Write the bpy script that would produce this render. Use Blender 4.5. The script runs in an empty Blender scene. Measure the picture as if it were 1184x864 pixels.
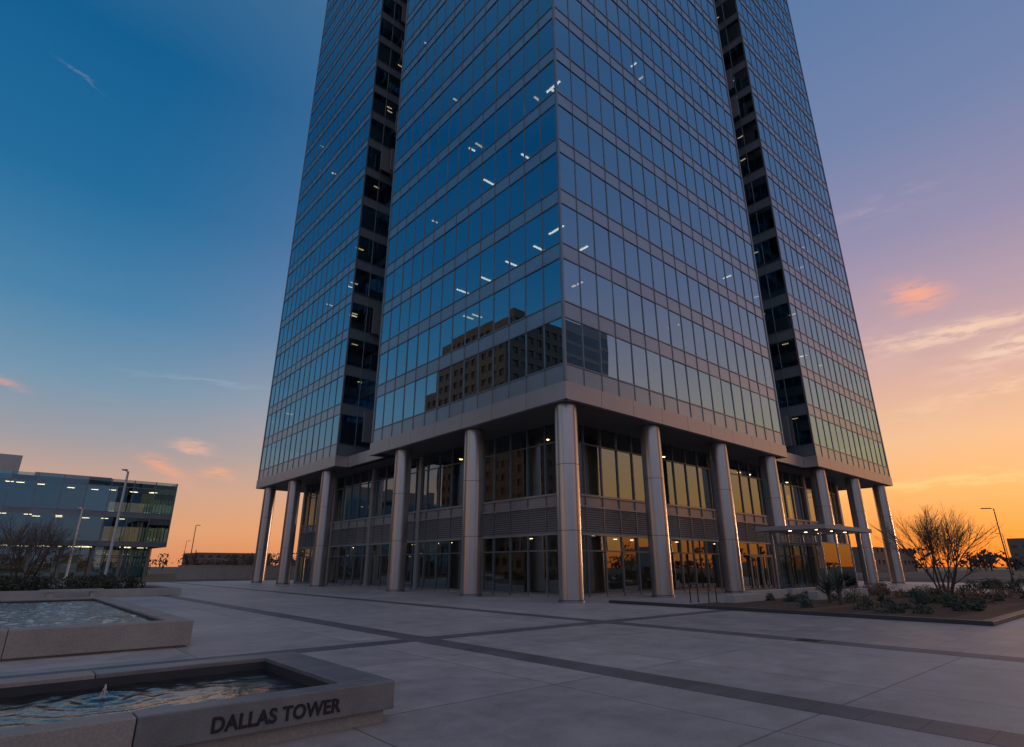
import bpy, math, random
from mathutils import Vector, Matrix, noise as MN
R=random.Random(7)
sc=bpy.context.scene
# ------------------------------------------------ helpers
def lin(c):
    out=[]
    for x in c:
        x=x/255.0
        out.append(x/12.92 if x<=0.04045 else ((x+0.055)/1.055)**2.4)
    return (out[0],out[1],out[2],1.0)
class MB:
    def __init__(s): s.v=[];s.f=[];s.m=[]
    def quad(s,a,b,c,d,m=0):
        i=len(s.v); s.v+= [tuple(a),tuple(b),tuple(c),tuple(d)]; s.f.append((i,i+1,i+2,i+3)); s.m.append(m)
    def tri(s,a,b,c,m=0):
        i=len(s.v); s.v+= [tuple(a),tuple(b),tuple(c)]; s.f.append((i,i+1,i+2)); s.m.append(m)
    def hexa(s,p,m=0):
        i=len(s.v); s.v+=[tuple(q) for q in p]
        for f in ((0,3,2,1),(4,5,6,7),(0,1,5,4),(1,2,6,5),(2,3,7,6),(3,0,4,7)):
            s.f.append(tuple(i+k for k in f)); s.m.append(m)
    def box(s,x0,x1,y0,y1,z0,z1,m=0):
        s.hexa([(x0,y0,z0),(x1,y0,z0),(x1,y1,z0),(x0,y1,z0),(x0,y0,z1),(x1,y0,z1),(x1,y1,z1),(x0,y1,z1)],m)
    def obox(s,o,d,n,s0,s1,t0,t1,z0,z1,m=0):
        def P(a,t,z): return (o[0]+d[0]*a+n[0]*t, o[1]+d[1]*a+n[1]*t, z)
        s.hexa([P(s0,t1,z0),P(s1,t1,z0),P(s1,t0,z0),P(s0,t0,z0),P(s0,t1,z1),P(s1,t1,z1),P(s1,t0,z1),P(s0,t0,z1)],m)
    def prism(s,poly,z0,z1,m=0,mtop=None,mbot=None):
        i=len(s.v);n=len(poly)
        s.v+=[(p[0],p[1],z0) for p in poly]+[(p[0],p[1],z1) for p in poly]
        s.f.append(tuple(i+k for k in reversed(range(n)))); s.m.append(m if mbot is None else mbot)
        s.f.append(tuple(i+n+k for k in range(n))); s.m.append(m if mtop is None else mtop)
        for k in range(n):
            s.f.append((i+k,i+(k+1)%n,i+n+(k+1)%n,i+n+k)); s.m.append(m)
    def tube(s,p0,p1,r0,r1,n=6,m=0,cap=True):
        p0=Vector(p0);p1=Vector(p1);d=(p1-p0)
        if d.length<1e-6: return
        d.normalize()
        a=d.orthogonal().normalized();b=d.cross(a)
        i=len(s.v)
        for p,r in((p0,r0),(p1,r1)):
            for k in range(n):
                t=2*math.pi*k/n
                s.v.append(tuple(p+a*(math.cos(t)*r)+b*(math.sin(t)*r)))
        for k in range(n):
            s.f.append((i+k,i+(k+1)%n,i+n+(k+1)%n,i+n+k)); s.m.append(m)
        if cap:
            j=len(s.v); s.v+=s.v[i:i+2*n]
            s.f.append(tuple(j+n+k for k in range(n))); s.m.append(m)
            s.f.append(tuple(j+k for k in reversed(range(n)))); s.m.append(m)
    def obj(s,name,mats,parent=None,smooth=False,bevel=0):
        me=bpy.data.meshes.new(name); me.from_pydata(s.v,[],s.f)
        for m in mats: me.materials.append(m)
        me.polygons.foreach_set('material_index',s.m)
        if smooth: me.polygons.foreach_set('use_smooth',[len(p.vertices)==4 for p in me.polygons])
        me.update()
        o=bpy.data.objects.new(name,me); sc.collection.objects.link(o)
        if parent: o.parent=parent
        if bevel:
            b=o.modifiers.new('bevel','BEVEL'); b.width=bevel; b.segments=2; b.limit_method='ANGLE'
        return o
def empty(name,loc=(0,0,0)):
    e=bpy.data.objects.new(name,None); sc.collection.objects.link(e); e.empty_display_size=.5
    return e
# ------------------------------------------------ materials
def newmat(name):
    m=bpy.data.materials.new(name); m.use_nodes=True
    nt=m.node_tree; nt.nodes.clear()
    out=nt.nodes.new('ShaderNodeOutputMaterial')
    return m,nt,out
def noise(nt,co,scale,detail=4,rough=.6):
    n=nt.nodes.new('ShaderNodeTexNoise'); n.inputs['Scale'].default_value=scale; n.inputs['Detail'].default_value=detail; n.inputs['Roughness'].default_value=rough
    nt.links.new(co,n.inputs['Vector']); return n.outputs['Fac']
def ramp(nt,fac,stops):
    r=nt.nodes.new('ShaderNodeValToRGB')
    e=r.color_ramp.elements
    while len(e)<len(stops): e.new(.5)
    for i,(p,c) in enumerate(stops): e[i].position=p; e[i].color=c if len(c)==4 else (*c,1)
    nt.links.new(fac,r.inputs['Fac']); return r.outputs['Color']
def pmat(name,c1,c2=None,scale=3,rough=.6,metal=0,bump=0,bscale=40,rvar=.1,stretch=None,spec=.5,fine=0):
    m,nt,out=newmat(name); L=nt.links
    p=nt.nodes.new('ShaderNodeBsdfPrincipled'); L.new(p.outputs[0],out.inputs[0])
    tc=nt.nodes.new('ShaderNodeTexCoord'); co=tc.outputs['Object']
    if stretch:
        mp=nt.nodes.new('ShaderNodeMapping'); mp.inputs['Scale'].default_value=stretch; L.new(co,mp.inputs['Vector']); co=mp.outputs[0]
    if c2 is None: c2=tuple(x*.8 for x in c1)
    f=noise(nt,co,scale,5,.65)
    col=ramp(nt,f,[(.3,c2),(.7,c1)])
    if fine:
        f2=noise(nt,co,scale*25,3,.7)
        mx=nt.nodes.new('ShaderNodeMixRGB'); mx.blend_type='MULTIPLY'; mx.inputs[0].default_value=fine
        L.new(col,mx.inputs[1]); L.new(ramp(nt,f2,[(.35,(.45,.45,.45)),(.65,(1,1,1))]),mx.inputs[2]); col=mx.outputs[0]
    L.new(col,p.inputs['Base Color'])
    mr=nt.nodes.new('ShaderNodeMapRange'); mr.inputs['To Min'].default_value=rough-rvar; mr.inputs['To Max'].default_value=rough+rvar
    L.new(f,mr.inputs['Value']); L.new(mr.outputs[0],p.inputs['Roughness'])
    p.inputs['Metallic'].default_value=metal; p.inputs['Specular IOR Level'].default_value=spec
    if bump:
        b=nt.nodes.new('ShaderNodeBump'); b.inputs['Strength'].default_value=bump; b.inputs['Distance'].default_value=.01
        L.new(noise(nt,co,bscale,4),b.inputs['Height']); L.new(b.outputs[0],p.inputs['Normal'])
    return m
def glassmat(name,refl,tint,trans,rough=.01,ior=1.5,wav=.02,wscale=.5,maxr=1.0):
    m,nt,out=newmat(name); L=nt.links
    g=nt.nodes.new('ShaderNodeBsdfGlossy'); g.inputs['Color'].default_value=(*tint,1); g.inputs['Roughness'].default_value=rough
    t=nt.nodes.new('ShaderNodeBsdfTransparent'); t.inputs['Color'].default_value=(*trans,1)
    fr=nt.nodes.new('ShaderNodeFresnel'); fr.inputs['IOR'].default_value=ior
    mr=nt.nodes.new('ShaderNodeMapRange'); mr.inputs['To Min'].default_value=refl; mr.inputs['To Max'].default_value=maxr
    L.new(fr.outputs[0],mr.inputs['Value'])
    mx=nt.nodes.new('ShaderNodeMixShader'); L.new(mr.outputs[0],mx.inputs[0]); L.new(t.outputs[0],mx.inputs[1]); L.new(g.outputs[0],mx.inputs[2]); L.new(mx.outputs[0],out.inputs[0])
    tc=nt.nodes.new('ShaderNodeTexCoord')
    b=nt.nodes.new('ShaderNodeBump'); b.inputs['Strength'].default_value=wav; b.inputs['Distance'].default_value=.1
    L.new(noise(nt,tc.outputs['Object'],wscale,1),b.inputs['Height']); L.new(b.outputs[0],g.inputs['Normal']); 
    return m
def emat(name,col,st):
    m,nt,out=newmat(name); e=nt.nodes.new('ShaderNodeEmission'); e.inputs[0].default_value=(*col,1); e.inputs[1].default_value=st
    nt.links.new(e.outputs[0],out.inputs[0]); return m

M_glass=glassmat('facade_glass',.50,(.47,.74,.88),(.32,.40,.43),wav=.015)
M_lglass=glassmat('lobby_glass',.24,(.62,.76,.82),(.55,.58,.56),wav=.015)
M_span=pmat('spandrel_panel',(.36,.42,.46),(.31,.365,.40),scale=.4,rough=.30,metal=.65,rvar=.05)
M_mull=pmat('mullion_metal',(.27,.29,.31),(.22,.235,.25),scale=2,rough=.38,metal=.7)
M_fascia=pmat('fascia_metal',(.48,.43,.41),(.42,.38,.36),scale=.6,rough=.38,metal=.55,rvar=.05)
M_joint=pmat('dark_joint',(.02,.02,.02),rough=.8)
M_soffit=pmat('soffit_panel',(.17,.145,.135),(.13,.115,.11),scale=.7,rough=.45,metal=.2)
M_col=pmat('column_cladding',(.50,.455,.435),(.44,.405,.39),scale=.8,rough=.30,metal=.88,rvar=.03,stretch=(1,1,.25))
M_slab=pmat('interior_ceiling',(.20,.21,.22),scale=1,rough=.9)
M_core=pmat('interior_core',(.08,.095,.11),scale=1,rough=.9)
M_lobwall=pmat('lobby_wall',(.30,.23,.17),(.2,.155,.12),scale=1,rough=.6)
M_strip=emat('office_light',(1,.86,.66),3.4)
M_warm=emat('warm_light',(1,.66,.32),2.2)
M_conc=pmat('pale_concrete',(.39,.345,.305),(.30,.27,.24),scale=1.5,rough=.75,bump=.25,bscale=60,fine=.45)
M_concL=pmat('light_concrete',(.46,.43,.41),(.36,.34,.33),scale=1.2,rough=.7,bump=.2,bscale=60,fine=.35)
M_stone=pmat('grey_stone',(.25,.24,.235),(.165,.16,.16),scale=2.5,rough=.45,bump=.15,bscale=90,fine=.55)
M_black=pmat('black_kerb',(.05,.05,.055),(.035,.035,.04),scale=3,rough=.5,bump=.2)
M_mulch=pmat('mulch',(.14,.075,.045),(.05,.03,.02),scale=9,rough=.95,bump=1,bscale=30,fine=.6)
M_letter=pmat('bronze_lettering',(.015,.015,.017),rough=.55,metal=.1)
M_pole=pmat('painted_pole',(.62,.62,.62),(.52,.52,.52),scale=2,rough=.45,metal=.1)
M_dpole=pmat('dark_pole',(.06,.05,.05),scale=2,rough=.4,metal=.5)
M_bark=pmat('bark',(.12,.095,.08),(.07,.055,.045),scale=8,rough=.9)
M_twig=pmat('twig',(.15,.115,.09),(.10,.075,.06),scale=5,rough=.9)
M_leafdry=pmat('dry_leaf',(.20,.11,.055),(.11,.07,.04),scale=5,rough=.8)
M_leaf=pmat('shrub_leaf',(.07,.085,.05),(.025,.038,.022),scale=4,rough=.7)
M_yuc=pmat('yucca_leaf',(.10,.14,.11),(.05,.08,.065),scale=4,rough=.55)
M_far=pmat('distant_foliage',(.07,.05,.04),(.035,.03,.028),scale=.3,rough=.95)
M_brick=pmat('brick',(.22,.175,.145),(.17,.135,.115),scale=.5,rough=.85,fine=.3)
M_bwin=pmat('brick_building_window',(.05,.055,.06),(.03,.035,.04),scale=1,rough=.3)
M_asph=pmat('asphalt',(.055,.055,.058),(.04,.04,.042),scale=1,rough=.85,bump=.4,bscale=80,fine=.4)
M_paint=pmat('road_paint',(.75,.74,.7),scale=4,rough=.7)
M_white=pmat('white_panel',(.55,.54,.53),(.47,.46,.45),scale=.6,rough=.6)
M_ground=pmat('dry_ground',(.11,.10,.07),(.07,.07,.045),scale=.08,rough=.95,fine=.3)
M_darkglass=glassmat('dark_glass',.18,(.5,.65,.75),(.2,.24,.26))
M_louv=pmat('louvre_metal',(.40,.36,.34),(.34,.31,.29),scale=2,rough=.45,metal=.3)
M_band2=pmat('lobby_metal',(.42,.385,.365),(.36,.33,.315),scale=1,rough=.4,metal=.45)
def paving(name,c1,c2,w,mort,dark,offset=0.0,rough=.58):
    m,nt,out=newmat(name); L=nt.links
    p=nt.nodes.new('ShaderNodeBsdfPrincipled'); L.new(p.outputs[0],out.inputs[0])
    tc=nt.nodes.new('ShaderNodeTexCoord'); co=tc.outputs['Object']
    n1=noise(nt,co,.22,6,.6); n2=noise(nt,co,1.4,7,.72); n3=noise(nt,co,45,3,.7)
    br=nt.nodes.new('ShaderNodeTexBrick'); br.offset=offset; br.squash=1
    L.new(co,br.inputs['Vector'])
    br.inputs['Scale'].default_value=1; br.inputs['Brick Width'].default_value=w; br.inputs['Row Height'].default_value=w; br.inputs['Mortar Size'].default_value=mort; br.inputs['Mortar Smooth'].default_value=.1
    br.inputs['Color1'].default_value=(.84,.84,.85,1); br.inputs['Color2'].default_value=(1.05,1.04,1.03,1); br.inputs['Mortar'].default_value=(dark,dark,dark,1)
    col=ramp(nt,n1,[(.32,c2),(.68,c1)])
    def mul(a,b,f):
        mx=nt.nodes.new('ShaderNodeMixRGB'); mx.blend_type='MULTIPLY'; mx.inputs[0].default_value=f; L.new(a,mx.inputs[1]); L.new(b,mx.inputs[2]); return mx.outputs[0]
    col=mul(col,ramp(nt,n2,[(.3,(.60,.59,.58)),(.62,(1,1,1))]),.85)
    col=mul(col,ramp(nt,n3,[(.35,(.68,.68,.68)),(.6,(1,1,1))]),.75)
    col=mul(col,br.outputs['Color'],1)
    L.new(col,p.inputs['Base Color'])
    mr=nt.nodes.new('ShaderNodeMapRange'); mr.inputs['To Min'].default_value=rough-.22; mr.inputs['To Max'].default_value=rough+.16
    L.new(n2,mr.inputs['Value']); L.new(mr.outputs[0],p.inputs['Roughness'])
    b=nt.nodes.new('ShaderNodeBump'); b.inputs['Strength'].default_value=.35; b.inputs['Distance'].default_value=.006
    L.new(n3,b.inputs['Height']); L.new(b.outputs[0],p.inputs['Normal'])
    return m
M_plaza=paving('plaza_concrete',(.54,.50,.48),(.43,.405,.395),3.4,.014,.42)
M_pav2=paving('small_pavers',(.46,.425,.41),(.375,.35,.34),.6,.010,.6,rough=.5)
M_band=paving('dark_paver',(.18,.175,.18),(.13,.13,.135),.6,.008,.45)
def watermat(name,col,hi,sc1,st,spec,dist=.06):
    m,nt,out=newmat(name); L=nt.links
    p=nt.nodes.new('ShaderNodeBsdfPrincipled'); L.new(p.outputs[0],out.inputs[0])
    p.inputs['Roughness'].default_value=.04; p.inputs['IOR'].default_value=1.33; p.inputs['Specular IOR Level'].default_value=spec
    tc=nt.nodes.new('ShaderNodeTexCoord')
    n_a=noise(nt,tc.outputs['Object'],sc1,4,.6)
    rp=ramp(nt,n_a,[(.55,col),(.78,hi)]); L.new(rp,p.inputs['Base Color'])  # pale noise patches in the base colour stand in for sparkle on ripples
    b=nt.nodes.new('ShaderNodeBump'); b.inputs['Strength'].default_value=st; b.inputs['Distance'].default_value=dist
    L.new(noise(nt,tc.outputs['Object'],25,2,.5),b.inputs['Height']); L.new(b.outputs[0],p.inputs['Normal'])
    return m
M_water=watermat('basin_water',(.006,.010,.014),(.04,.055,.07),5,.3,.8,.01)
M_water2=watermat('basin_water_b',(.05,.07,.09),(.30,.34,.38),4.5,.4,1.0,.02)
M_foam=pmat('foam',(.6,.63,.66),scale=20,rough=.3)

# ------------------------------------------------ facade
def facade(mb,o,d,L,levels,mod,tilt=.0035,mw=.055,mp=.075,rail=.07,G=0,S=1,Mm=2,rp=.05,recess=.0):
    n=(d[1],-d[0]); k=max(1,round(L/mod)); w=L/k
    def P(a,t,z): return (o[0]+d[0]*a+n[0]*t, o[1]+d[1]*a+n[1]*t, z)
    z0=levels[0][0]; z1=levels[-1][1]
    for i in range(k):
        a,b=i*w,(i+1)*w
        for (za,zb,kind) in levels:
            if kind=='g':
                tx=R.gauss(0,tilt); tz=R.gauss(0,tilt); r=-recess
                mb.quad(P(a,r-tx-tz,za),P(b,r+tx-tz,za),P(b,r+tx+tz,zb),P(a,r-tx+tz,zb),G)
            elif kind=='p':
                tx=R.gauss(0,tilt*.5); tz=R.gauss(0,tilt*.5)
                mb.quad(P(a,.005-tx-tz,za),P(b,.005+tx-tz,za),P(b,.005+tx+tz,zb),P(a,.005-tx+tz,zb),S)
    for i in range(0,k+1):
        s=i*w
        s0=max(s-mw/2,0); s1=min(s+mw/2,L)
        mb.obox(o,d,n,s0,s1,-.08-recess,mp,z0,z1,Mm)
    for (za,zb,kind) in levels[1:]:
        mb.obox(o,d,n,.001,L-.001,-.07-recess,rp,za-rail/2,za+rail/2,Mm)

def offpoly(poly,dist):
    out=[];n=len(poly)
    for i in range(n):
        a=poly[i-1];b=poly[i];c=poly[(i+1)%n]
        def nn(p,q):
            dx,dy=q[0]-p[0],q[1]-p[1];l=math.hypot(dx,dy);return(dy/l,-dx/l)
        n1=nn(a,b);n2=nn(b,c)
        out.append((b[0]+(n1[0]+n2[0])*dist,b[1]+(n1[1]+n2[1])*dist))
    return out
# ------------------------------------------------ TOWER
U0,V0=20.92,19.57
UE,VE=72.72,68.07
def foot(dep): return [(U0,V0),(46.72,V0),(46.72,V0+dep),(53.02,V0+dep),(53.02,V0),(UE,V0),(UE,VE),(U0,VE),(U0,47.57),(U0+dep,47.57),(U0+dep,40.97),(U0,40.97)]
poly=foot(5.0); base=foot(1.2)
tower=empty('office_tower')
FL=29; ZB=11.07; FH=3.75; ZT=ZB+FL*FH
levels=[]
for k in range(FL):
    z=ZB+k*FH
    levels+=[(z,z+1.0,'p'),(z+1.0,z+FH,'g')]
levels.append((ZT,ZT+1.6,'p'))
mb=MB()
n=len(poly)
for i in range(n):
    a=poly[i];b=poly[(i+1)%n]; L=math.hypot(b[0]-a[0],b[1]-a[1]); d=((b[0]-a[0])/L,(b[1]-a[1])/L)
    facade(mb,a,d,L,levels,1.5,mw=.045,mp=.05,tilt=.0055)
mb.obj('curtain_wall',[M_glass,M_span,M_mull],tower)
mb=MB()
for (x,y) in [(U0,V0),(46.72,V0),(53.02,V0),(UE,V0),(UE,VE),(U0,VE),(U0,47.57),(U0,40.97)]:
    mb.box(x-.075,x+.075,y-.075,y+.075,ZB+.002,ZT+1.7,0)
mb.obj('corner_trim',[M_mull],tower)
mb=MB(); ins=offpoly(poly,-.22)
for k in range(FL+1):
    z=ZB+k*FH
    mb.prism(ins,z+.04,z+.93,0)
mb.prism(offpoly(poly,-9),ZB+.5,ZT-.2,1)
mb.box(U0+14,UE-14,V0+14,VE-14,ZT+.9,ZT+6,0)
mb.obj('floor_slabs',[M_slab,M_core],tower)
mb=MB()
for k in range(FL):
    z=ZB+k*FH+.95
    for j in range(16):
        t=R.uniform(2,45); dd=R.uniform(1.2,4)
        if R.random()<.5: mb.box(U0+dd,U0+dd+3.5,V0+t,V0+t+.15,z,z+2.8,0)
        else: mb.box(U0+t,U0+t+.15,V0+dd,V0+dd+3.5,z,z+2.8,0)
mb.obj('office_partitions',[M_slab],tower)
mb=MB()
for k in range(FL):
    zt=ZB+(k+1)*FH
    for side in range(2):
        for j in range(32):
            if R.random()<.13:
                t=j*1.5; h=R.choice((.5,.9,1.3,2.0))
                if t>42: continue
                if side==0 and not(20<t<29): mb.quad((U0+.16,V0+t+.06,zt-h),(U0+.16,V0+t+1.44,zt-h),(U0+.16,V0+t+1.44,zt),(U0+.16,V0+t+.06,zt))
                if side==1 and not(24<t<33): mb.quad((U0+t+.06,V0+.16,zt-h),(U0+t+1.44,V0+.16,zt-h),(U0+t+1.44,V0+.16,zt),(U0+t+.06,V0+.16,zt))
mb.obj('roller_blinds',[M_white],tower)
# ceiling lights
mb=MB()
def stripL(t,k,dep,l=1.3,m=0):
    z=ZB+k*FH+.035; mb.box(U0+dep,U0+dep+l,V0+t-.07,V0+t+.07,z-.05,z,m)
def stripR(t,k,dep,l=1.3,m=0):
    z=ZB+k*FH+.035; mb.box(U0+t-.07,U0+t+.07,V0+dep,V0+dep+l,z-.05,z,m)
for t,k,dp in [(4.6,3,2.2),(7.4,3,2.1),(10.4,3,2.2),(13.2,3,2),(5,5,1.5),(2,6,1.6),(9,5,1.2)]: stripL(t,k,dp)
for t,k,dp in [(2.0,3,1.6),(5,3,2.2),(1.6,6,1.1)]: stripR(t,k,dp)
R2=random.Random(77)
for i in range(22):
    stripL(R2.choice((R2.uniform(1,20),R2.uniform(30,46))),R2.randint(2,16),R2.uniform(.5,1.4),R2.uniform(.5,.9),R2.choice((0,1,1)))
    stripR(R2.choice((R2.uniform(1,24),R2.uniform(34,50))),R2.randint(2,16),R2.uniform(.5,1.4),R2.uniform(.5,.9),R2.choice((0,1,1)))
for k in range(1,24):
    z=ZB+k*FH+.035
    for q in range(2):
        if R.random()<.4:
            x=U0+R.uniform(.8,4.2); y=47.57+R.uniform(.6,1.6); mb.box(x,x+.6,y,y+.1,z-.05,z,1)
        if R.random()<.4:
            y=V0+R.uniform(.8,4.2); x=53.02+R.uniform(.6,1.6); mb.box(x,x+.1,y,y+.6,z-.05,z,1)
mb.obj('ceiling_lights',[M_strip,M_warm],tower)
# fascia + soffit
mb=MB()
nb=len(base); fo=offpoly(base,.12)
for i in range(nb):
    a=fo[i];b=fo[(i+1)%nb]; L=math.hypot(b[0]-a[0],b[1]-a[1]); d=((b[0]-a[0])/L,(b[1]-a[1])/L); nrm=(d[1],-d[0])
    k=max(1,round(L/3.0)); w=L/k
    for j in range(k):
        mb.obox(a,d,nrm,j*w+.012,(j+1)*w-.012,-.25,0,10.04,11.02,0)
    mb.obox(a,d,nrm,.02,L-.02,-.24,-.03,10.045,11.0,1)
mb.prism(offpoly(base,-.02),10.10,11.05,1)
mb.obj('fascia',[M_fascia,M_joint],tower)
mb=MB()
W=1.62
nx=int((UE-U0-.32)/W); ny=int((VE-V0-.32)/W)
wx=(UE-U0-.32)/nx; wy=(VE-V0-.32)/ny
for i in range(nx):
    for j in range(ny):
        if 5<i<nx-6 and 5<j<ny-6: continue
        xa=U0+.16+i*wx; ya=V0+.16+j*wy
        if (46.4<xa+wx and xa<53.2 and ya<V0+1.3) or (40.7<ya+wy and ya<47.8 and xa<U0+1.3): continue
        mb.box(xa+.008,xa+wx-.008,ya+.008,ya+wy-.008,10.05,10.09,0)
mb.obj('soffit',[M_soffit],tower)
# columns
mb=MB()
cu=U0+.92; cv=V0+.92
cols=[(cu,cv)]+[(cu,cv+t) for t in (8.2,17.0,30.4,38.6,45.9)]+[(cu+t,cv) for t in (7.7,15.9,23.6,33.4,41.8,49.6)]
cols+=[(UE-.92,VE-.92),(UE-.92,V0+20),(UE-.92,V0+30),(UE-.92,V0+38),(U0+20,VE-.92),(U0+30,VE-.92),(U0+40,VE-.92),(U0+10,VE-.92),(UE-.92,V0+10)]
for (x,y) in cols:
    zs=[.12,3.4,6.75,10.03]
    for a,b in zip(zs[:-1],zs[1:]):
        mb.tube((x,y,a+.012),(x,y,b-.012),.625,.625,48,0)
    mb.tube((x,y,0.0),(x,y,10.04),.60,.60,24,1)
    mb.tube((x,y,0.0),(x,y,.11),.66,.66,40,2)
    for ang in (20,110,200,290):
        c=math.cos(math.radians(ang+5));s_=math.sin(math.radians(ang+5))
        mb.tube((x+c*.6185,y+s_*.6185,.14),(x+c*.6185,y+s_*.6185,10.02),.010,.010,4,1)
ob=mb.obj('columns',[M_col,M_joint,M_mull],tower,smooth=True)
# lobby
LU,LV,LUE,LVE=24.42,23.07,66.5,62.7
mb=MB()
lob=[(LU,LV),(LUE,LV),(LUE,LVE),(LU,LVE)]
lv=[(.0,.18,'x'),(.18,2.55,'g'),(2.55,3.5,'g'),(3.5,5.05,'x'),(5.05,5.75,'p'),(5.75,8.9,'g'),(8.9,10.05,'g')]
for i in range(4):
    a=lob[i];b=lob[(i+1)%4]; L=math.hypot(b[0]-a[0],b[1]-a[1]); d=((b[0]-a[0])/L,(b[1]-a[1])/L); nr=(d[1],-d[0])
    facade(mb,a,d,L,lv,1.65,tilt=.006,mw=.07,mp=.09,rail=.08,rp=.06)
    mb.obox(a,d,nr,.05,L-.05,-.12,.03,0,.18,3)
    z=3.58
    def P(s,t,zz): return (a[0]+d[0]*s+nr[0]*t,a[1]+d[1]*s+nr[1]*t,zz)
    while z<4.95:
        mb.quad(P(.05,.06,z),P(L-.05,.06,z),P(L-.05,-.03,z+.095),P(.05,-.03,z+.095),3)
        mb.quad(P(.05,.06,z-.022),P(L-.05,.06,z-.022),P(L-.05,.06,z),P(.05,.06,z),3)
        z+=.135
    mb.obox(a,d,nr,.05,L-.05,-.12,-.06,3.5,5.05,4)
    mb.obox(a,d,nr,0,L,-.1,.12,5.02,5.12,1); mb.obox(a,d,nr,0,L,-.1,.12,5.68,5.80,1); mb.obox(a,d,nr,0,L,-.1,.10,3.42,3.54,1)
    k=round(L/8.25)
    for j in range(k+1):
        s=min(max(j*L/k,.22),L-.22)
        mb.obox(a,d,nr,s-.22,s+.22,-.3,.16,0,10.04,1)
mb.obj('lobby_wall',[M_lglass,M_band2,M_mull,M_louv,M_joint],tower)
mb=MB()
mb.box(LU+.2,LUE-.2,LV+.2,LVE-.2,3.6,5.6,0)
mb.box(LU+.2,LUE-.2,LV+.2,LVE-.2,9.95,10.02,0)
mb.box(LU+7,LUE-7,LV+7,LVE-7,.02,9.9,1)
for j in range(5):
    mb.box(LU+3,LU+7,LV+4+j*8,LV+4.4+j*8,.02,3.58,1)
    mb.box(LU+4+j*8,LU+4.4+j*8,LV+3,LV+7,.02,3.58,1)
    mb.box(LU+2.5,LU+7,LV+6+j*7.3,LV+6.3+j*7.3,5.62,9.9,1)
    mb.box(LU+6+j*7.3,LU+6.3+j*7.3,LV+2.5,LV+7,5.62,9.9,1)
mb.box(LU+.15,LUE-.15,LV+.15,LVE-.15,.006,.012,2)
mb.box(LU+4,LU+5,LV+9,LV+13,.02,1.1,2); mb.box(LU+11,LU+15,LV+4,LV+4.9,.02,1.1,2)
mb.obj('lobby_interior',[M_slab,M_lobwall,M_conc],tower)
mb=MB()
for j in range(20):
    s=2+j*2.0
    for dep in (1.6,4.6):
        if R.random()<.45: mb.tube((LU+dep,LV+s,3.56),(LU+dep,LV+s,3.59),.13,.13,8,0)
        if R.random()<.5: mb.tube((LU+s,LV+dep,3.56),(LU+s,LV+dep,3.59),.13,.13,8,0)
    if R.random()<.3: mb.tube((LU+s,LV+2.5,9.9),(LU+s,LV+2.5,9.94),.14,.14,8,0)
    if R.random()<.3: mb.tube((LU+2.5,LV+s,9.9),(LU+2.5,LV+s,9.94),.14,.14,8,0)
M_dl=emat('downlight',(1,.68,.36),9)
mb.obj('downlights',[M_dl],tower)
mb=MB()
for j in range(3):
    x=45.2+j*1.9
    mb.box(x,x+.09,LV-.16,LV-.08,.02,2.5,0); mb.box(x+1.7,x+1.79,LV-.16,LV-.08,.02,2.5,0); mb.box(x+.09,x+1.7,LV-.16,LV-.08,2.4,2.5,0); mb.box(x+.845,x+.935,LV-.16,LV-.08,.02,2.4,0)
mb.obj('entrance_doors',[M_mull],tower)
# ------------------------------------------------ entrance canopy
can=empty('entrance_canopy')
mb=MB()
mb.box(40,48.2,15.0,19.4,4.05,4.22,0)
mb.box(39.9,48.3,14.9,15.0,4.0,4.28,1); mb.box(39.9,48.3,19.4,19.5,4.0,4.28,1); mb.box(39.8,39.9,14.9,19.5,4.0,4.28,1); mb.box(48.3,48.4,14.9,19.5,4.0,4.28,1)
mb.obj('roof',[M_white,M_concL],can,bevel=.01)
mb=MB()
for x in (40.6,43.1,45.6,47.8):
    for y in (15.6,18.8):
        mb.tube((x,y,0),(x,y,4.06),.07,.07,12,0)
mb.obj('posts',[M_mull],can,smooth=True)
mb=MB()
for x0,x1 in ((40.75,43.0),(43.25,45.5)):
    mb.box(x0,x1,15.58,15.61,.1,3.1,0)
mb.box(40.59,40.62,15.7,18.7,.1,3.1,0)
mb.box(40.75,45.5,15.56,15.63,3.1,3.18,1); mb.box(40.75,45.5,15.56,15.63,.02,.1,1); mb.box(40.56,40.64,15.7,18.7,3.1,3.18,1)
mb.obj('glass_screens',[M_lglass,M_mull],can)
mb=MB()
for x in (41.8,44.4,46.8):
    for y in (16.2,18.0): mb.tube((x,y,4.03),(x,y,4.049),.1,.1,10,0)
mb.obj('canopy_lights',[M_dl],can)
# ------------------------------------------------ ground
mb=MB(); mb.quad((-1500,-1500,-.06),(1500,-1500,-.06),(1500,1500,-.06),(-1500,1500,-.06)); mb.obj('ground',[M_ground])
mb=MB(); mb.box(-45,78,-40,76,-.05,0); mb.obj('plaza_paving',[M_plaza])
mb=MB(); mb.quad((15.55,-40,.003),(22.84,-40,.003),(22.84,12.54,.003),(15.55,12.54,.003)); mb.obj('paver_field',[M_pav2])
mb=MB()
for u in (8.3,15.2): mb.box(u-.34,u+.34,-40,76,-.01,.004)
mb.box(-45,78,12.55,13.15,-.01,.006)
for u in (-12,): mb.box(u-.3,u+.3,-40,76,-.01,.004)
mb.box(-45,22.8,-8.3,-7.7,-.01,.006)
mb.obj('paving_band',[M_band])
mb=MB()
mb.box(86,98,-400,500,-.055,-.035,0); mb.box(-400,500,138,148,-.056,-.036,0)
mb.box(104,150,-60,60,-.055,-.034,0)
for i in range(60): mb.box(91.9,92.1,-395+i*15,-389+i*15,-.03,-.028,1)
for i in range(40): mb.box(-390+i*15,-384+i*15,142.9,143.1,-.03,-.028,1)
mb.obj('road',[M_asph,M_paint])
mb=MB()
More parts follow.
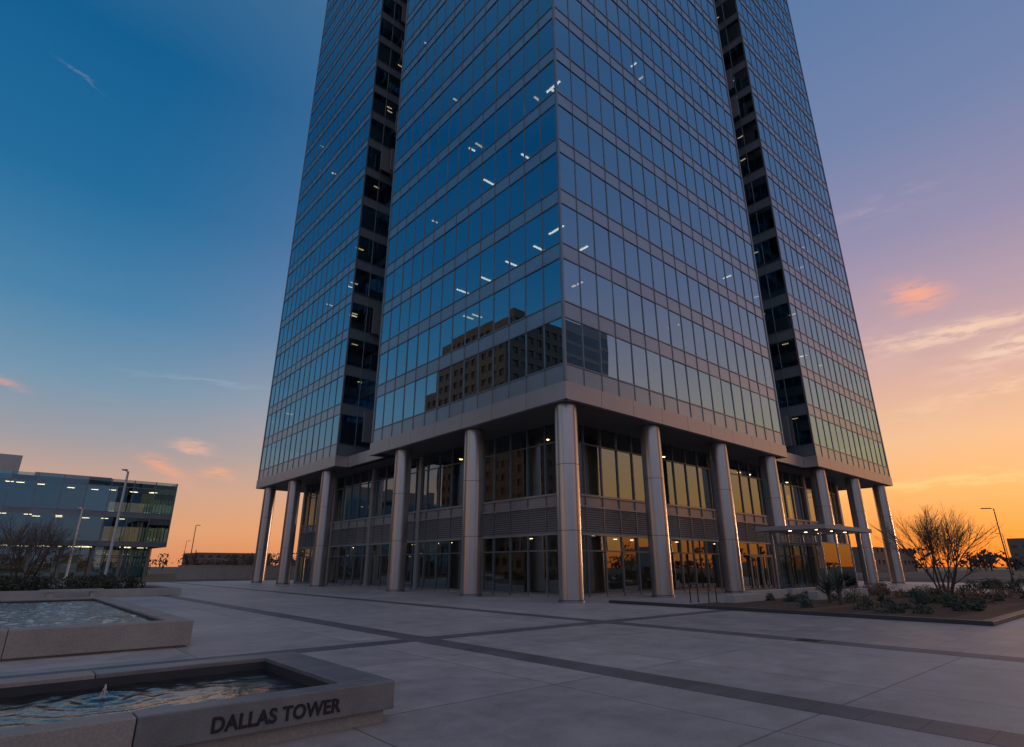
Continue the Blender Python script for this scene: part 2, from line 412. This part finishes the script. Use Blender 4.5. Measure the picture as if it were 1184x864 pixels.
mb.box(85.7,86,-400,137.6,-.05,.1); mb.box(98,98.3,-400,137.6,-.05,.1); mb.box(-400,85.6,137.6,137.9,-.05,.1)
mb.obj('kerb',[M_conc])
# ------------------------------------------------ fountains
def fountain(u0,u1,v0,v1,h,lr,lf,lb,cap,segu,segv,mats,water,wz,jets,step,amp,name='fountain'):
    e=empty(name)
    M1,M2=mats
    mb=MB(); pi=.09
    ring=[(u0+pi,u1-pi,v0+pi,v0+lf-.03),(u0+pi,u1-pi,v1-lb+.03,v1-pi),(u1-lr+.03,u1-pi,v0+lf-.03,v1-lb+.03),(u0+pi,u0+lr-.03,v0+lf-.03,v1-lb+.03)]
    for r in ring: mb.box(*r,0,h-cap,0)
    mb.obj('plinth',[M2],e)
    mb=MB(); a0,a1,b0,b1=u0+lr-.02,u1-lr+.02,v0+lf-.02,v1-lb+.02
    mb.box(a0,a1,b0,b0+.03,wz-.2,h-.05); mb.box(a0,a1,b1-.03,b1,wz-.2,h-.05); mb.box(a1-.03,a1,b0+.03,b1-.03,wz-.2,h-.05); mb.box(a0,a0+.03,b0+.03,b1-.03,wz-.2,h-.05)
    mb.obj('basin_lining',[M_black],e)
    mb=MB(); g=.005
    us=[u1]
    while us[-1]-segu>u0+.5: us.append(us[-1]-segu)
    us.append(u0)
    for i in range(len(us)-1):
        mb.box(us[i+1]+g,us[i]-g,v0,v0+lf,h-cap,h,0 if i==0 else 1)
        mb.box(us[i+1]+g,us[i]-g,v1-lb,v1,h-cap,h,0 if i==0 else 1)
    a=v0+lf; b=v1-lb; k=max(1,round((b-a)/segv))
    for i in range(k):
        mb.box(u1-lr,u1,a+(b-a)*i/k+g,a+(b-a)*(i+1)/k-g,h-cap,h,0); mb.box(u0,u0+lr,a+(b-a)*i/k+g,a+(b-a)*(i+1)/k-g,h-cap,h,1)
    mb.obj('coping',[M1,M2],e,bevel=.012)
    # rippled water surface (real displaced mesh)
    x0,x1,y0,y1=u0+lr-.05,u1-lr+.05,v0+lf-.05,v1-lb+.05
    nxx=int((x1-x0)/step); nyy=int((y1-y0)/step)
    vs=[];fs=[]
    for j in range(nyy+1):
        for i in range(nxx+1):
            x=x0+(x1-x0)*i/nxx; y=y0+(y1-y0)*j/nyy
            hh=MN.noise(Vector((x*3.2,y*3.2,0)))*.5+MN.noise(Vector((x*7.5,y*7.5,3)))*.35
            for (jx,jy) in jets:
                r=math.hypot(x-jx,y-jy); hh+=math.sin(r*22)*math.exp(-r*1.6)*1.0
            vs.append((x,y,wz+hh*amp))
    for j in range(nyy):
        for i in range(nxx):
            q=j*(nxx+1)+i; fs.append((q,q+1,q+nxx+2,q+nxx+1))
    me=bpy.data.meshes.new('water'); me.from_pydata(vs,[],fs); me.materials.append(water); me.polygons.foreach_set('use_smooth',[True]*len(fs)); me.update()
    o=bpy.data.objects.new('water',me); sc.collection.objects.link(o); o.parent=e
    return e
J1=[(1.27,8.5),(-2.2,8.4)]; J2=[(-1.2-i*3,18+i*2.5) for i in range(3)]
f1=fountain(-9.0,3.86,6.48,9.64,.43,.55,.30,.36,.29,2.6,1.5,(M_stone,M_conc),M_water,.28,J1,.035,.014)
f2=fountain(-14,3.7,15.1,28.8,.54,.45,.5,.5,.5,3.2,2.8,(M_conc,M_conc),M_water2,.44,J2,.08,.04)
def jet(e,x,y,z,h,r,seed):
    rr=random.Random(seed); mb=MB()
    for i in range(140):
        t=rr.random()**1.3; a=rr.uniform(0,6.28); rad=r*(1-t)**1.5*rr.random()+.004
        p=Vector((x+math.cos(a)*rad,y+math.sin(a)*rad,z+t*h)); s=rr.uniform(.002,.006)
        mb.tube(p-Vector((0,0,s*1.5)),p+Vector((0,0,s*1.5)),s,s*.4,5,0)
    mb.obj('water_jet',[M_foam],e)
for i,(x,y) in enumerate(J1): jet(f1,x,y,.28,.14,.08,1+i)
for i,(x,y) in enumerate(J2): jet(f2,x,y,.45,.16,.12,5+i)
# lettering
cu_=bpy.data.curves.new('lettering','FONT'); cu_.body='DALLAS TOWER'; cu_.size=.205; cu_.extrude=.006; cu_.offset=.0055; cu_.space_character=1.04
to=bpy.data.objects.new('lettering',cu_); sc.collection.objects.link(to)
bpy.context.view_layer.update()
dg=bpy.context.evaluated_depsgraph_get()
me=bpy.data.meshes.new_from_object(to.evaluated_get(dg))
x0=min(v.co.x for v in me.vertices); w=max(v.co.x for v in me.vertices)-x0
for v in me.vertices: v.co.x=(v.co.x-x0)*1.30/w; v.co.y*=.9
bpy.data.objects.remove(to)
lt=bpy.data.objects.new('lettering',me); sc.collection.objects.link(lt); me.materials.clear(); me.materials.append(M_letter)
lt.rotation_euler=(math.radians(90),0,0); lt.location=(1.89,6.475,.206); lt.parent=f1
# ------------------------------------------------ vegetation
def branch(mb,p,d,l,r,dep,rr,leaf=None,spread=.6):
    segs=3 if dep>1 else 2
    q=p.copy(); dd=d.copy()
    for i in range(segs):
        dd=(dd+Vector((rr.gauss(0,.12),rr.gauss(0,.12),rr.gauss(.03,.08)))).normalized()
        q2=q+dd*(l/segs); r2=r*(1-.28*(i+1)/segs)
        mb.tube(q,q2,r*(1-.28*i/segs),r2,5 if r>.02 else 3,0 if r>.02 else 1,cap=False)
        if dep>0 and i>=1 or (dep>0 and dep<3):
            for c in range(rr.choice((1,2,2)) if dep>1 else 2):
                nd=(dd+Vector((rr.gauss(0,spread),rr.gauss(0,spread),rr.gauss(.1,spread*.5)))).normalized()
                branch(mb,q2,nd,l*rr.uniform(.55,.8),r2*rr.uniform(.5,.7),dep-1,rr,leaf,spread)
        q=q2
    if dep>0: branch(mb,q,dd,l*.75,r*.66,dep-1,rr,leaf,spread)
    if leaf and dep==0 and rr.random()<leaf:
        a=q+Vector((rr.gauss(0,.05),rr.gauss(0,.05),rr.gauss(0,.05))); s=rr.uniform(.015,.03)
        u=Vector((rr.gauss(0,1),rr.gauss(0,1),rr.gauss(0,1))).normalized()*s; w_=u.orthogonal().normalized()*s*.5
        mb.quad(a-u,a+w_,a+u,a-w_,2)
def bare_tree(x,y,h,stems,seed,leaf=None,r=.05,spread=.5,z=0,dep=4,lean=.35):
    rr=random.Random(seed); mb=MB()
    for s in range(stems):
        a=6.28*s/stems+rr.uniform(-.3,.3); le=lean if stems>1 else .05
        branch(mb,Vector((x+math.cos(a)*.08,y+math.sin(a)*.08,z-.05)),Vector((math.cos(a)*le,math.sin(a)*le,1)).normalized(),h*.31,r,dep,rr,leaf,spread)
    mb.obj('bare_tree',[M_bark,M_twig,M_leafdry])
bare_tree(33.6,7.8,4.9,6,11,leaf=.15,r=.05,z=.1,dep=4,spread=.42,lean=.42)
bare_tree(1.4,43.6,4.9,5,21,r=.06,z=.3,dep=4,spread=.55,lean=.5)
bare_tree(-.8,47.5,4.8,3,22,r=.055,z=.3,dep=4,spread=.6)
bare_tree(30,100,4.5,2,31,leaf=.8,r=.1,dep=3); bare_tree(27,118,5.5,2,32,leaf=.8,r=.12,dep=3); bare_tree(36,112,5,3,33,leaf=.8,r=.1,dep=3)
bare_tree(62,-2,4,4,35,leaf=.3,r=.05,dep=3)
def yucca(x,y,h,n,seed,z=.12,w=.05):
    rr=random.Random(seed); mb=MB()
    if h>1.2: mb.tube((x,y,z-.05),(x,y,z+h*.35),.09,.08,7,1)
    for i in range(n):
        a=rr.uniform(0,6.28); el=rr.uniform(.35,1.5); L=h*rr.uniform(.55,.75)*(1 if h<=1.2 else .9)
        b=Vector((x,y,z+ (rr.uniform(.15,.4)*h if h>1.2 else 0)))
        dr=Vector((math.cos(a)*math.cos(el),math.sin(a)*math.cos(el),math.sin(el))); sd=Vector((-math.sin(a),math.cos(a),0))*w
        mid=b+dr*L*.45; tip=b+dr*L-Vector((0,0,L*.08*(1.5-el))); up=Vector((0,0,.02))
        mb.quad(b-sd*.7,mid-sd,mid-up,b,0); mb.quad(b,mid-up,mid+sd,b+sd*.7,0)
        mb.tri(mid-sd,tip,mid-up,0); mb.tri(mid-up,tip,mid+sd,0)
    mb.obj('yucca',[M_yuc,M_bark])
for i,(x,y,h) in enumerate([(26.5,11.3,.75),(28.4,10.5,1.9),(28.7,7.6,1.2),(32,7.4,.8),(30.8,9.6,.7),(29.3,11.3,1.5),(35,9.5,1.0),(40,8.5,.9)]):
    yucca(x,y,h,46,100+i,w=.045 if h>1 else .035)
def shrub(name,x0,x1,y0,y1,z,h,n,seed,mats,s=.06):
    rr=random.Random(seed); mb=MB()
    cl=[(rr.uniform(x0,x1),rr.uniform(y0,y1),rr.uniform(.3,.6)*min(1.2,max(.6,h*1.4)),rr.uniform(.55,1)*h) for _ in range(max(3,n//220))]
    for i in range(n):
        cx,cy,r,hh=rr.choice(cl)
        a=rr.uniform(0,6.28);b=math.acos(rr.uniform(-.1,1)); k=rr.uniform(.55,1.08)
        c=Vector((cx+math.cos(a)*math.sin(b)*r*k,cy+math.sin(a)*math.sin(b)*r*k,z+max(.0,math.cos(b))*hh*k))
        u=Vector((rr.gauss(0,1),rr.gauss(0,1),rr.gauss(0,1))).normalized(); w_=u.orthogonal().normalized(); q=s*rr.uniform(.6,1.4)
        mb.quad(c-u*q,c+w_*q*.5,c+u*q,c-w_*q*.5,0)
    mb.obj(name,mats)
shrub('shrub',-12,8,42.6,49,.3,1.0,14000,3,[M_leaf],.09)
shrub('shrub',24.5,43,5.2,14.0,.1,.45,8000,4,[M_leaf],.05)
shrub('shrub',33,44,6,14,.1,.8,7000,5,[M_leafdry],.05)
shrub('shrub',50,76,-6,12,.0,1.0,9000,6,[M_leaf],.09)
rr=random.Random(50); mb=MB()
for i in range(420):
    a=rr.uniform(0,6.283); r=rr.uniform(230,420); cx,cy=math.cos(a)*r,math.sin(a)*r; H=rr.uniform(3.5,8.5); W=rr.uniform(3,8)
    mb.tube((cx,cy,-.1),(cx,cy,H*.6),.3,.15,4,0)
    for j in range(60):
        c=Vector((cx+rr.gauss(0,W*.45),cy+rr.gauss(0,W*.45),H*(.15+.8*rr.random()**.7)))
        u=Vector((rr.gauss(0,1),rr.gauss(0,1),rr.gauss(0,1))).normalized()*rr.uniform(.4,1.1); w_=u.orthogonal().normalized()*rr.uniform(.3,.8)
        mb.quad(c-u,c+w_,c+u,c-w_,0)
mb.obj('distant_trees',[M_far])
# ------------------------------------------------ right planting bed
bed=empty('planting_bed')
mb=MB(); mb.box(22.85,23.15,4.6,19.0,0,.13); mb.box(22.85,46,4.3,4.6,0,.13); mb.box(23.15,25.5,14.6,14.8,0,.12); mb.obj('edge_kerb',[M_black],bed,bevel=.015)
mb=MB(); mb.box(23.16,46,4.61,14.59,0,.10); mb.obj('soil',[M_mulch],bed)
mb=MB()
mb.box(29,33,14.85,15.3,0,.5); mb.box(33.6,39,14.85,15.3,0,.5); mb.box(25.7,28.5,14.0,14.5,.1,.45); mb.box(31,38,12.5,12.95,.1,.5); mb.box(36,46,4.9,5.3,.1,.42)
mb.obj('stone_wall',[M_concL],bed,bevel=.015)
pl=empty('planter')
mb=MB(); mb.box(-20,9.2,41.8,42.15,0,.42); mb.box(8.85,9.2,42.15,50,0,.42); mb.box(-20,9.2,50,50.35,0,.42); mb.obj('planter_wall',[M_concL],pl,bevel=.015)
mb=MB(); mb.box(-20,8.84,42.16,49.99,0,.3); mb.obj('soil',[M_mulch],pl)
be=empty('concrete_bench')
mb=MB(); mb.box(2.2,5.0,40.2,40.8,.36,.5); mb.obj('seat',[M_concL],be,bevel=.015)
mb=MB(); mb.box(2.5,2.8,40.25,40.75,0,.36); mb.box(4.4,4.7,40.25,40.75,0,.36); mb.obj('legs',[M_concL],be,bevel=.01)
mb=MB()
for i in range(14):
    x=19+i*3
    mb.box(x+.01,x+2.99,90,90.4,-.05,1.7,0)
mb.box(18.95,60.05,89.95,90.45,1.702,1.8,0); mb.obj('site_wall',[M_concL])
br=empty('bike_rack')
mb=MB()
for i in range(2):
    x=26.2; y=15.6+i*1.0
    pts=[(x,y,0),(x,y,.78),(x+.08,y,.88),(x+.62,y,.88),(x+.7,y,.78),(x+.7,y,0)]
    for a,b in zip(pts[:-1],pts[1:]): mb.tube(a,b,.03,.03,8)
    mb.tube((x,y,0),(x,y,.015),.08,.08,10); mb.tube((x+.7,y,0),(x+.7,y,.015),.08,.08,10)
mb.obj('hoops',[M_dpole],br,smooth=True)
mb=MB(); 
for i in range(7): mb.box(15.0+i*.06,15.04+i*.06,6.3,6.7,.005,.009)
mb.box(14.97,15.43,6.26,6.3,.001,.011); mb.box(14.97,15.43,6.7,6.74,.001,.011); mb.obj('drain_grate',[M_dpole])
def lamp(x,y,h,mat,adir=(1,0),arm=.9,k=1.0):
    e=empty('street_lamp'); mb=MB()
    mb.tube((x,y,-.05),(x,y,.45),.16*k,.15*k,12); mb.tube((x,y,.45),(x,y,h),.085*k,.055*k,12); mb.obj('pole',[mat],e,smooth=True)
    mb=MB(); d=adir; nn=(d[1],-d[0])
    mb.tube((x,y,h-.05),(x+d[0]*.4,y+d[1]*.4,h+.03),.03,.03,6)
    mb.obox((x,y),d,nn,.3,arm,-.14,.14,h,h+.09); mb.obj('lamp_head',[mat],e)
    mb=MB(); mb.obox((x,y),d,nn,.36,arm-.06,-.1,.1,h-.012,h-.002); mb.obj('lens',[M_white],e)
lamp(6.0,49.2,8.2,M_pole,(-.6,-.8),.6,1.3); lamp(6.7,85.8,8.2,M_pole,(-.7,-.7),.6,1.5); lamp(24.5,109,8.2,M_dpole,(.8,.6)); lamp(38.8,180,8.2,M_dpole)
lamp(88.9,13.9,8.2,M_dpole,(-.6,.8),1.3); lamp(160,24.7,8.2,M_dpole,(-.6,.8),1.3); lamp(120,5,7,M_dpole); lamp(24,140,8,M_dpole)
# ------------------------------------------------ low glass building
lb=empty('glass_office_building')
mb=MB()
X0,X1,Y0,Y1=-30,20,106,132
lvl=[(4.5,5.2,'p'),(5.2,8.8,'g'),(8.8,9.5,'p'),(9.5,13.3,'g'),(13.3,14.4,'g')]
P=[(X0,Y0),(X1,Y0),(X1,Y1),(X0,Y1)]
for i in range(4):
    a=P[i];b=P[(i+1)%4];L=math.hypot(b[0]-a[0],b[1]-a[1]);d=((b[0]-a[0])/L,(b[1]-a[1])/L)
    facade(mb,a,d,L,lvl,2.9,tilt=.02,mw=.12,mp=.12,rail=.12)
Q=offpoly(P,-2.0)
for i in range(4):
    a=Q[i];b=Q[(i+1)%4];L=math.hypot(b[0]-a[0],b[1]-a[1]);d=((b[0]-a[0])/L,(b[1]-a[1])/L)
    facade(mb,a,d,L,[(0,3.2,'g'),(3.2,4.5,'g')],2.9,tilt=.006,mw=.12,mp=.1,rail=.1)
mb.obj('curtain_wall',[glassmat('office_glass',.30,(.40,.68,.80),(.42,.54,.56)),M_mull,M_mull],lb)
mb=MB()
for z in (4.55,8.85,13.3): mb.prism(offpoly(P,-.15),z,z+.6,0)
mb.prism(offpoly(P,-8),0,13.4,1)
mb.box(X0+3,X1-20,Y0+7,Y1-4,13.9,17.6,2); mb.box(X1-18,X1-8,Y0+9,Y1-6,13.9,15.6,2)
mb.prism([(x,y) for x,y in offpoly(P,-.1)],13.9,14.0,0)
for i in range(14):
    mb.box(X0+1+i*3.6,X0+1.4+i*3.6,Y0+.6,Y0+1.0,0,4.5,0)
mb.obj('structure',[M_slab,M_lobwall,M_white],lb)
mb=MB()
for i in range(90):
    x=R.uniform(X0+2,X1-2); z=R.choice((4.5,4.5,4.5,8.8,13.25)); y=Y0+R.uniform(2.3,6)
    mb.box(x,x+.9,y,y+.25,z-.06,z-.01,0)
mb.obj('ceiling_lights',[emat('lb_light',(1,.7,.38),7)],lb)
# ------------------------------------------------ neighbours (seen mirrored in the facade)
def block(name,P,H,fh,win,mod,mats,mw,tilt=.003):
    e=empty(name); mb=MB(); lv=[]; z=0
    while z+fh<H:
        lv+=[(z,z+fh-win,'p'),(z+fh-win,z+fh,'g')]; z+=fh
    lv.append((z,H,'p'))
    for i in range(4):
        a=P[i];b=P[(i+1)%4];L=math.hypot(b[0]-a[0],b[1]-a[1]);d=((b[0]-a[0])/L,(b[1]-a[1])/L)
        facade(mb,a,d,L,lv,mod,tilt=tilt,mw=mw,mp=.02,rail=.1,recess=.25 if mw>.5 else 0)
    mb.obj('walls',mats,e)
    mb=MB(); mb.prism(offpoly(P,-.5),0,H-.1,0); mb.obj('core',[M_core],e)
    return e
block('brick_office_building',[(-75,92),(-40,92),(-40,124),(-75,124)],60,3.4,1.7,2.6,[M_bwin,M_brick,M_brick],1.1)
block('brick_office_building',[(-78,124.5),(-46,124.5),(-46,140),(-78,140)],50,3.4,1.7,2.6,[M_bwin,M_brick,M_brick],1.1)
block('dark_glass_tower',[(92,-95),(124,-95),(124,-60),(92,-60)],68,3.8,2.7,2,[M_darkglass,M_mull,M_mull],.1)
block('distant_warehouse',[(190,60),(230,60),(230,80),(190,80)],7,3.4,1.2,4,[M_bwin,M_brick,M_brick],2)
block('distant_warehouse',[(330,20),(370,20),(370,50),(330,50)],13,3.4,1.2,4,[M_bwin,M_brick,M_brick],2)
block('distant_warehouse',[(75,320),(110,320),(110,350),(75,350)],8,3.4,1.2,4,[M_bwin,M_brick,M_brick],2)
# ------------------------------------------------ camera
cam=bpy.data.cameras.new('camera'); co=bpy.data.objects.new('camera',cam); sc.collection.objects.link(co); sc.camera=co
PITCH=18.9; HEAD=48.8
co.location=(0,0,1.7); co.rotation_euler=(math.radians(90+PITCH),0,math.radians(HEAD-90))
cam.sensor_width=36; cam.lens=650/1184*36; cam.clip_end=4000; cam.clip_start=.05
# ------------------------------------------------ sun
sd=bpy.data.lights.new('sun','SUN'); sd.energy=.5; sd.angle=math.radians(3); sd.color=(1,.6,.36)
so=bpy.data.objects.new('sun',sd); sc.collection.objects.link(so)
v=Vector((-math.cos(math.radians(2.5)),0,-math.sin(math.radians(2.5)))); so.rotation_euler=v.to_track_quat('-Z','Y').to_euler()
# ------------------------------------------------ world
w=bpy.data.worlds.new('World'); sc.world=w; w.use_nodes=True; nt=w.node_tree; nt.nodes.clear(); L=nt.links
out=nt.nodes.new('ShaderNodeOutputWorld'); bg=nt.nodes.new('ShaderNodeBackground'); L.new(bg.outputs[0],out.inputs[0])
tc=nt.nodes.new('ShaderNodeTexCoord'); D=tc.outputs['Generated']
sx=nt.nodes.new('ShaderNodeSeparateXYZ'); L.new(D,sx.inputs[0])
def VM(op,a,b=None,val=None):
    n=nt.nodes.new('ShaderNodeVectorMath'); n.operation=op; L.new(a,n.inputs[0])
    if b is not None:
        if isinstance(b,(tuple,Vector)): n.inputs[1].default_value=tuple(b)
        else: L.new(b,n.inputs[1])
    return n.outputs['Value'] if op=='DOT_PRODUCT' else n.outputs['Vector']
def MA(op,a,b=None,c=None):
    n=nt.nodes.new('ShaderNodeMath'); n.operation=op
    for i,x in enumerate((a,b,c)):
        if x is None: continue
        if isinstance(x,(int,float)): n.inputs[i].default_value=x
        else: L.new(x,n.inputs[i])
    return n.outputs[0]
def MR(v,a,b,c=0,d=1,smooth=True):
    n=nt.nodes.new('ShaderNodeMapRange'); n.interpolation_type='SMOOTHSTEP' if smooth else 'LINEAR'
    L.new(v,n.inputs['Value']); n.inputs['From Min'].default_value=a; n.inputs['From Max'].default_value=b; n.inputs['To Min'].default_value=c; n.inputs['To Max'].default_value=d
    return n.outputs[0]
def MIX(f,a,b,mode='MIX'):
    n=nt.nodes.new('ShaderNodeMixRGB'); n.blend_type=mode
    if isinstance(f,(int,float)): n.inputs[0].default_value=f
    else: L.new(f,n.inputs[0])
    for i,x in ((1,a),(2,b)):
        if isinstance(x,tuple): n.inputs[i].default_value=x
        else: L.new(x,n.inputs[i])
    return n.outputs[0]
H=VM('NORMALIZE',VM('MULTIPLY',D,(1,1,0)))
ca=VM('DOT_PRODUCT',H,(math.cos(math.radians(-3)),math.sin(math.radians(-3)),0))
z=sx.outputs['Z']
rl=ramp(nt,z,[(0,lin((218,142,98))),(.05,lin((220,160,120))),(.11,lin((200,160,142))),(.17,lin((156,153,160))),(.25,lin((116,148,172))),(.36,lin((70,128,168))),(.5,lin((32,106,154))),(.66,lin((12,92,142))),(.80,lin((60,106,146))),(1,lin((165,156,166)))])  # top stops: unseen zenith made brighter to light the ground
rrp=ramp(nt,z,[(0,lin((244,116,42))),(.045,lin((252,150,66))),(.10,lin((250,178,106))),(.17,lin((240,187,142))),(.25,lin((220,175,158))),(.34,lin((186,157,168))),(.45,lin((148,141,172))),(.58,lin((114,130,170))),(.75,lin((88,120,164))),(1,lin((165,156,166)))])  # last stop is the same added zenith glow
fac=MR(ca,-.05,.99)
col=MIX(fac,rl,rrp)
beh=MR(VM('DOT_PRODUCT',H,(-.5,-.866,0)),.45,.9)  # added glow in the unseen sky behind the camera, fills ground and columns
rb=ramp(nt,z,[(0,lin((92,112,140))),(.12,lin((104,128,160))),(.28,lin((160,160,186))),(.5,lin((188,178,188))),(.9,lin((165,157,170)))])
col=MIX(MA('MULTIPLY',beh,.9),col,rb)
# clouds
right=Vector((math.sin(math.radians(HEAD)),-math.cos(math.radians(HEAD)),0)); fh=Vector((math.cos(math.radians(HEAD)),math.sin(math.radians(HEAD)),0)); up=Vector((0,0,1))
cp,sp_=math.cos(math.radians(PITCH)),math.sin(math.radians(PITCH))
def pdir(px,py):
    dx=(px-592)/650; dy=(432-py)/650
    return (right*dx+fh*(cp-dy*sp_)+up*(sp_+dy*cp)).normalized()
mp=nt.nodes.new('ShaderNodeMapping'); mp.inputs['Scale'].default_value=(1,1,4.5); L.new(D,mp.inputs['Vector'])
n1=noise(nt,mp.outputs[0],7,6,.62); n2=noise(nt,mp.outputs[0],22,5,.65)
def cloud(px,py,wpx,hpx,tilt,c,st,lo=.42,hi=.68):
    global col
    c0=pdir(px,py); c1=pdir(px+40,py-40*tilt); a=(c1-c0).normalized(); b=c0.cross(a).normalized()
    if b.z<0: b=-b
    x=MA('DIVIDE',VM('DOT_PRODUCT',D,a),wpx/650*.75)
    x=MA('SUBTRACT',x,c0.dot(a)/(wpx/650*.75))
    y=MA('ADD',VM('DOT_PRODUCT',D,b),MA('MULTIPLY',MA('SUBTRACT',n1,.5),.06))
    y=MA('DIVIDE',MA('SUBTRACT',y,c0.dot(b)),hpx/650*.8)
    m=MA('EXPONENT',MA('MULTIPLY',MA('ADD',MA('MULTIPLY',x,x),MA('MULTIPLY',y,y)),-1.0))
    m=MA('MULTIPLY',m,MR(n2,lo,hi)); m=MA('MULTIPLY',m,MR(VM('DOT_PRODUCT',D,tuple(c0)),.5,.7))
    col=MIX(MA('MULTIPLY',m,st),col,lin(c))
cloud(1060,343,28,14,.1,(250,170,140),.85,.3,.5)
cloud(1120,378,110,9,.18,(245,205,180),.9,.35,.6)
cloud(1180,400,60,12,.3,(250,215,190),.8,.35,.6)
cloud(1100,556,130,6,.10,(255,208,135),.8,.3,.6)
cloud(1150,450,90,8,.25,(250,205,170),.6,.35,.6)
cloud(1010,240,60,14,.4,(190,165,180),.35)
cloud(222,517,20,5,-.2,(235,180,155),.8,.3,.5)
cloud(190,541,30,7,-.5,(235,165,135),.8,.3,.5)
cloud(245,440,80,2.2,-.12,(140,165,185),.6,.2,.5)
cloud(5,440,18,5,-.3,(205,155,150),.8,.3,.5)
cloud(93,88,18,1.0,-.75,(110,130,160),.5,.2,.4)
cloud(250,550,22,5,-.2,(240,170,135),.7,.3,.5)
hz=MA('MULTIPLY',MR(n1,.5,.75),MA('MULTIPLY',MR(z,.02,.12),MR(z,.5,.2)))
col=MIX(MA('MULTIPLY',MA('MULTIPLY',hz,.16),MR(ca,.1,.7,.15,1)),col,lin((235,195,185)))
sky=nt.nodes.new('ShaderNodeTexSky'); sky.sky_type='NISHITA'; sky.sun_disc=False; sky.sun_elevation=math.radians(2.5); sky.sun_rotation=math.radians(90)
sm=MIX(1.0,sky.outputs[0],(.008,.008,.008,1),'MULTIPLY')
col=MIX(1.0,col,sm,'ADD')
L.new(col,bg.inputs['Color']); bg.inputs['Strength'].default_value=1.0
sc.view_settings.view_transform='Standard'; sc.view_settings.look='None'; sc.view_settings.exposure=0
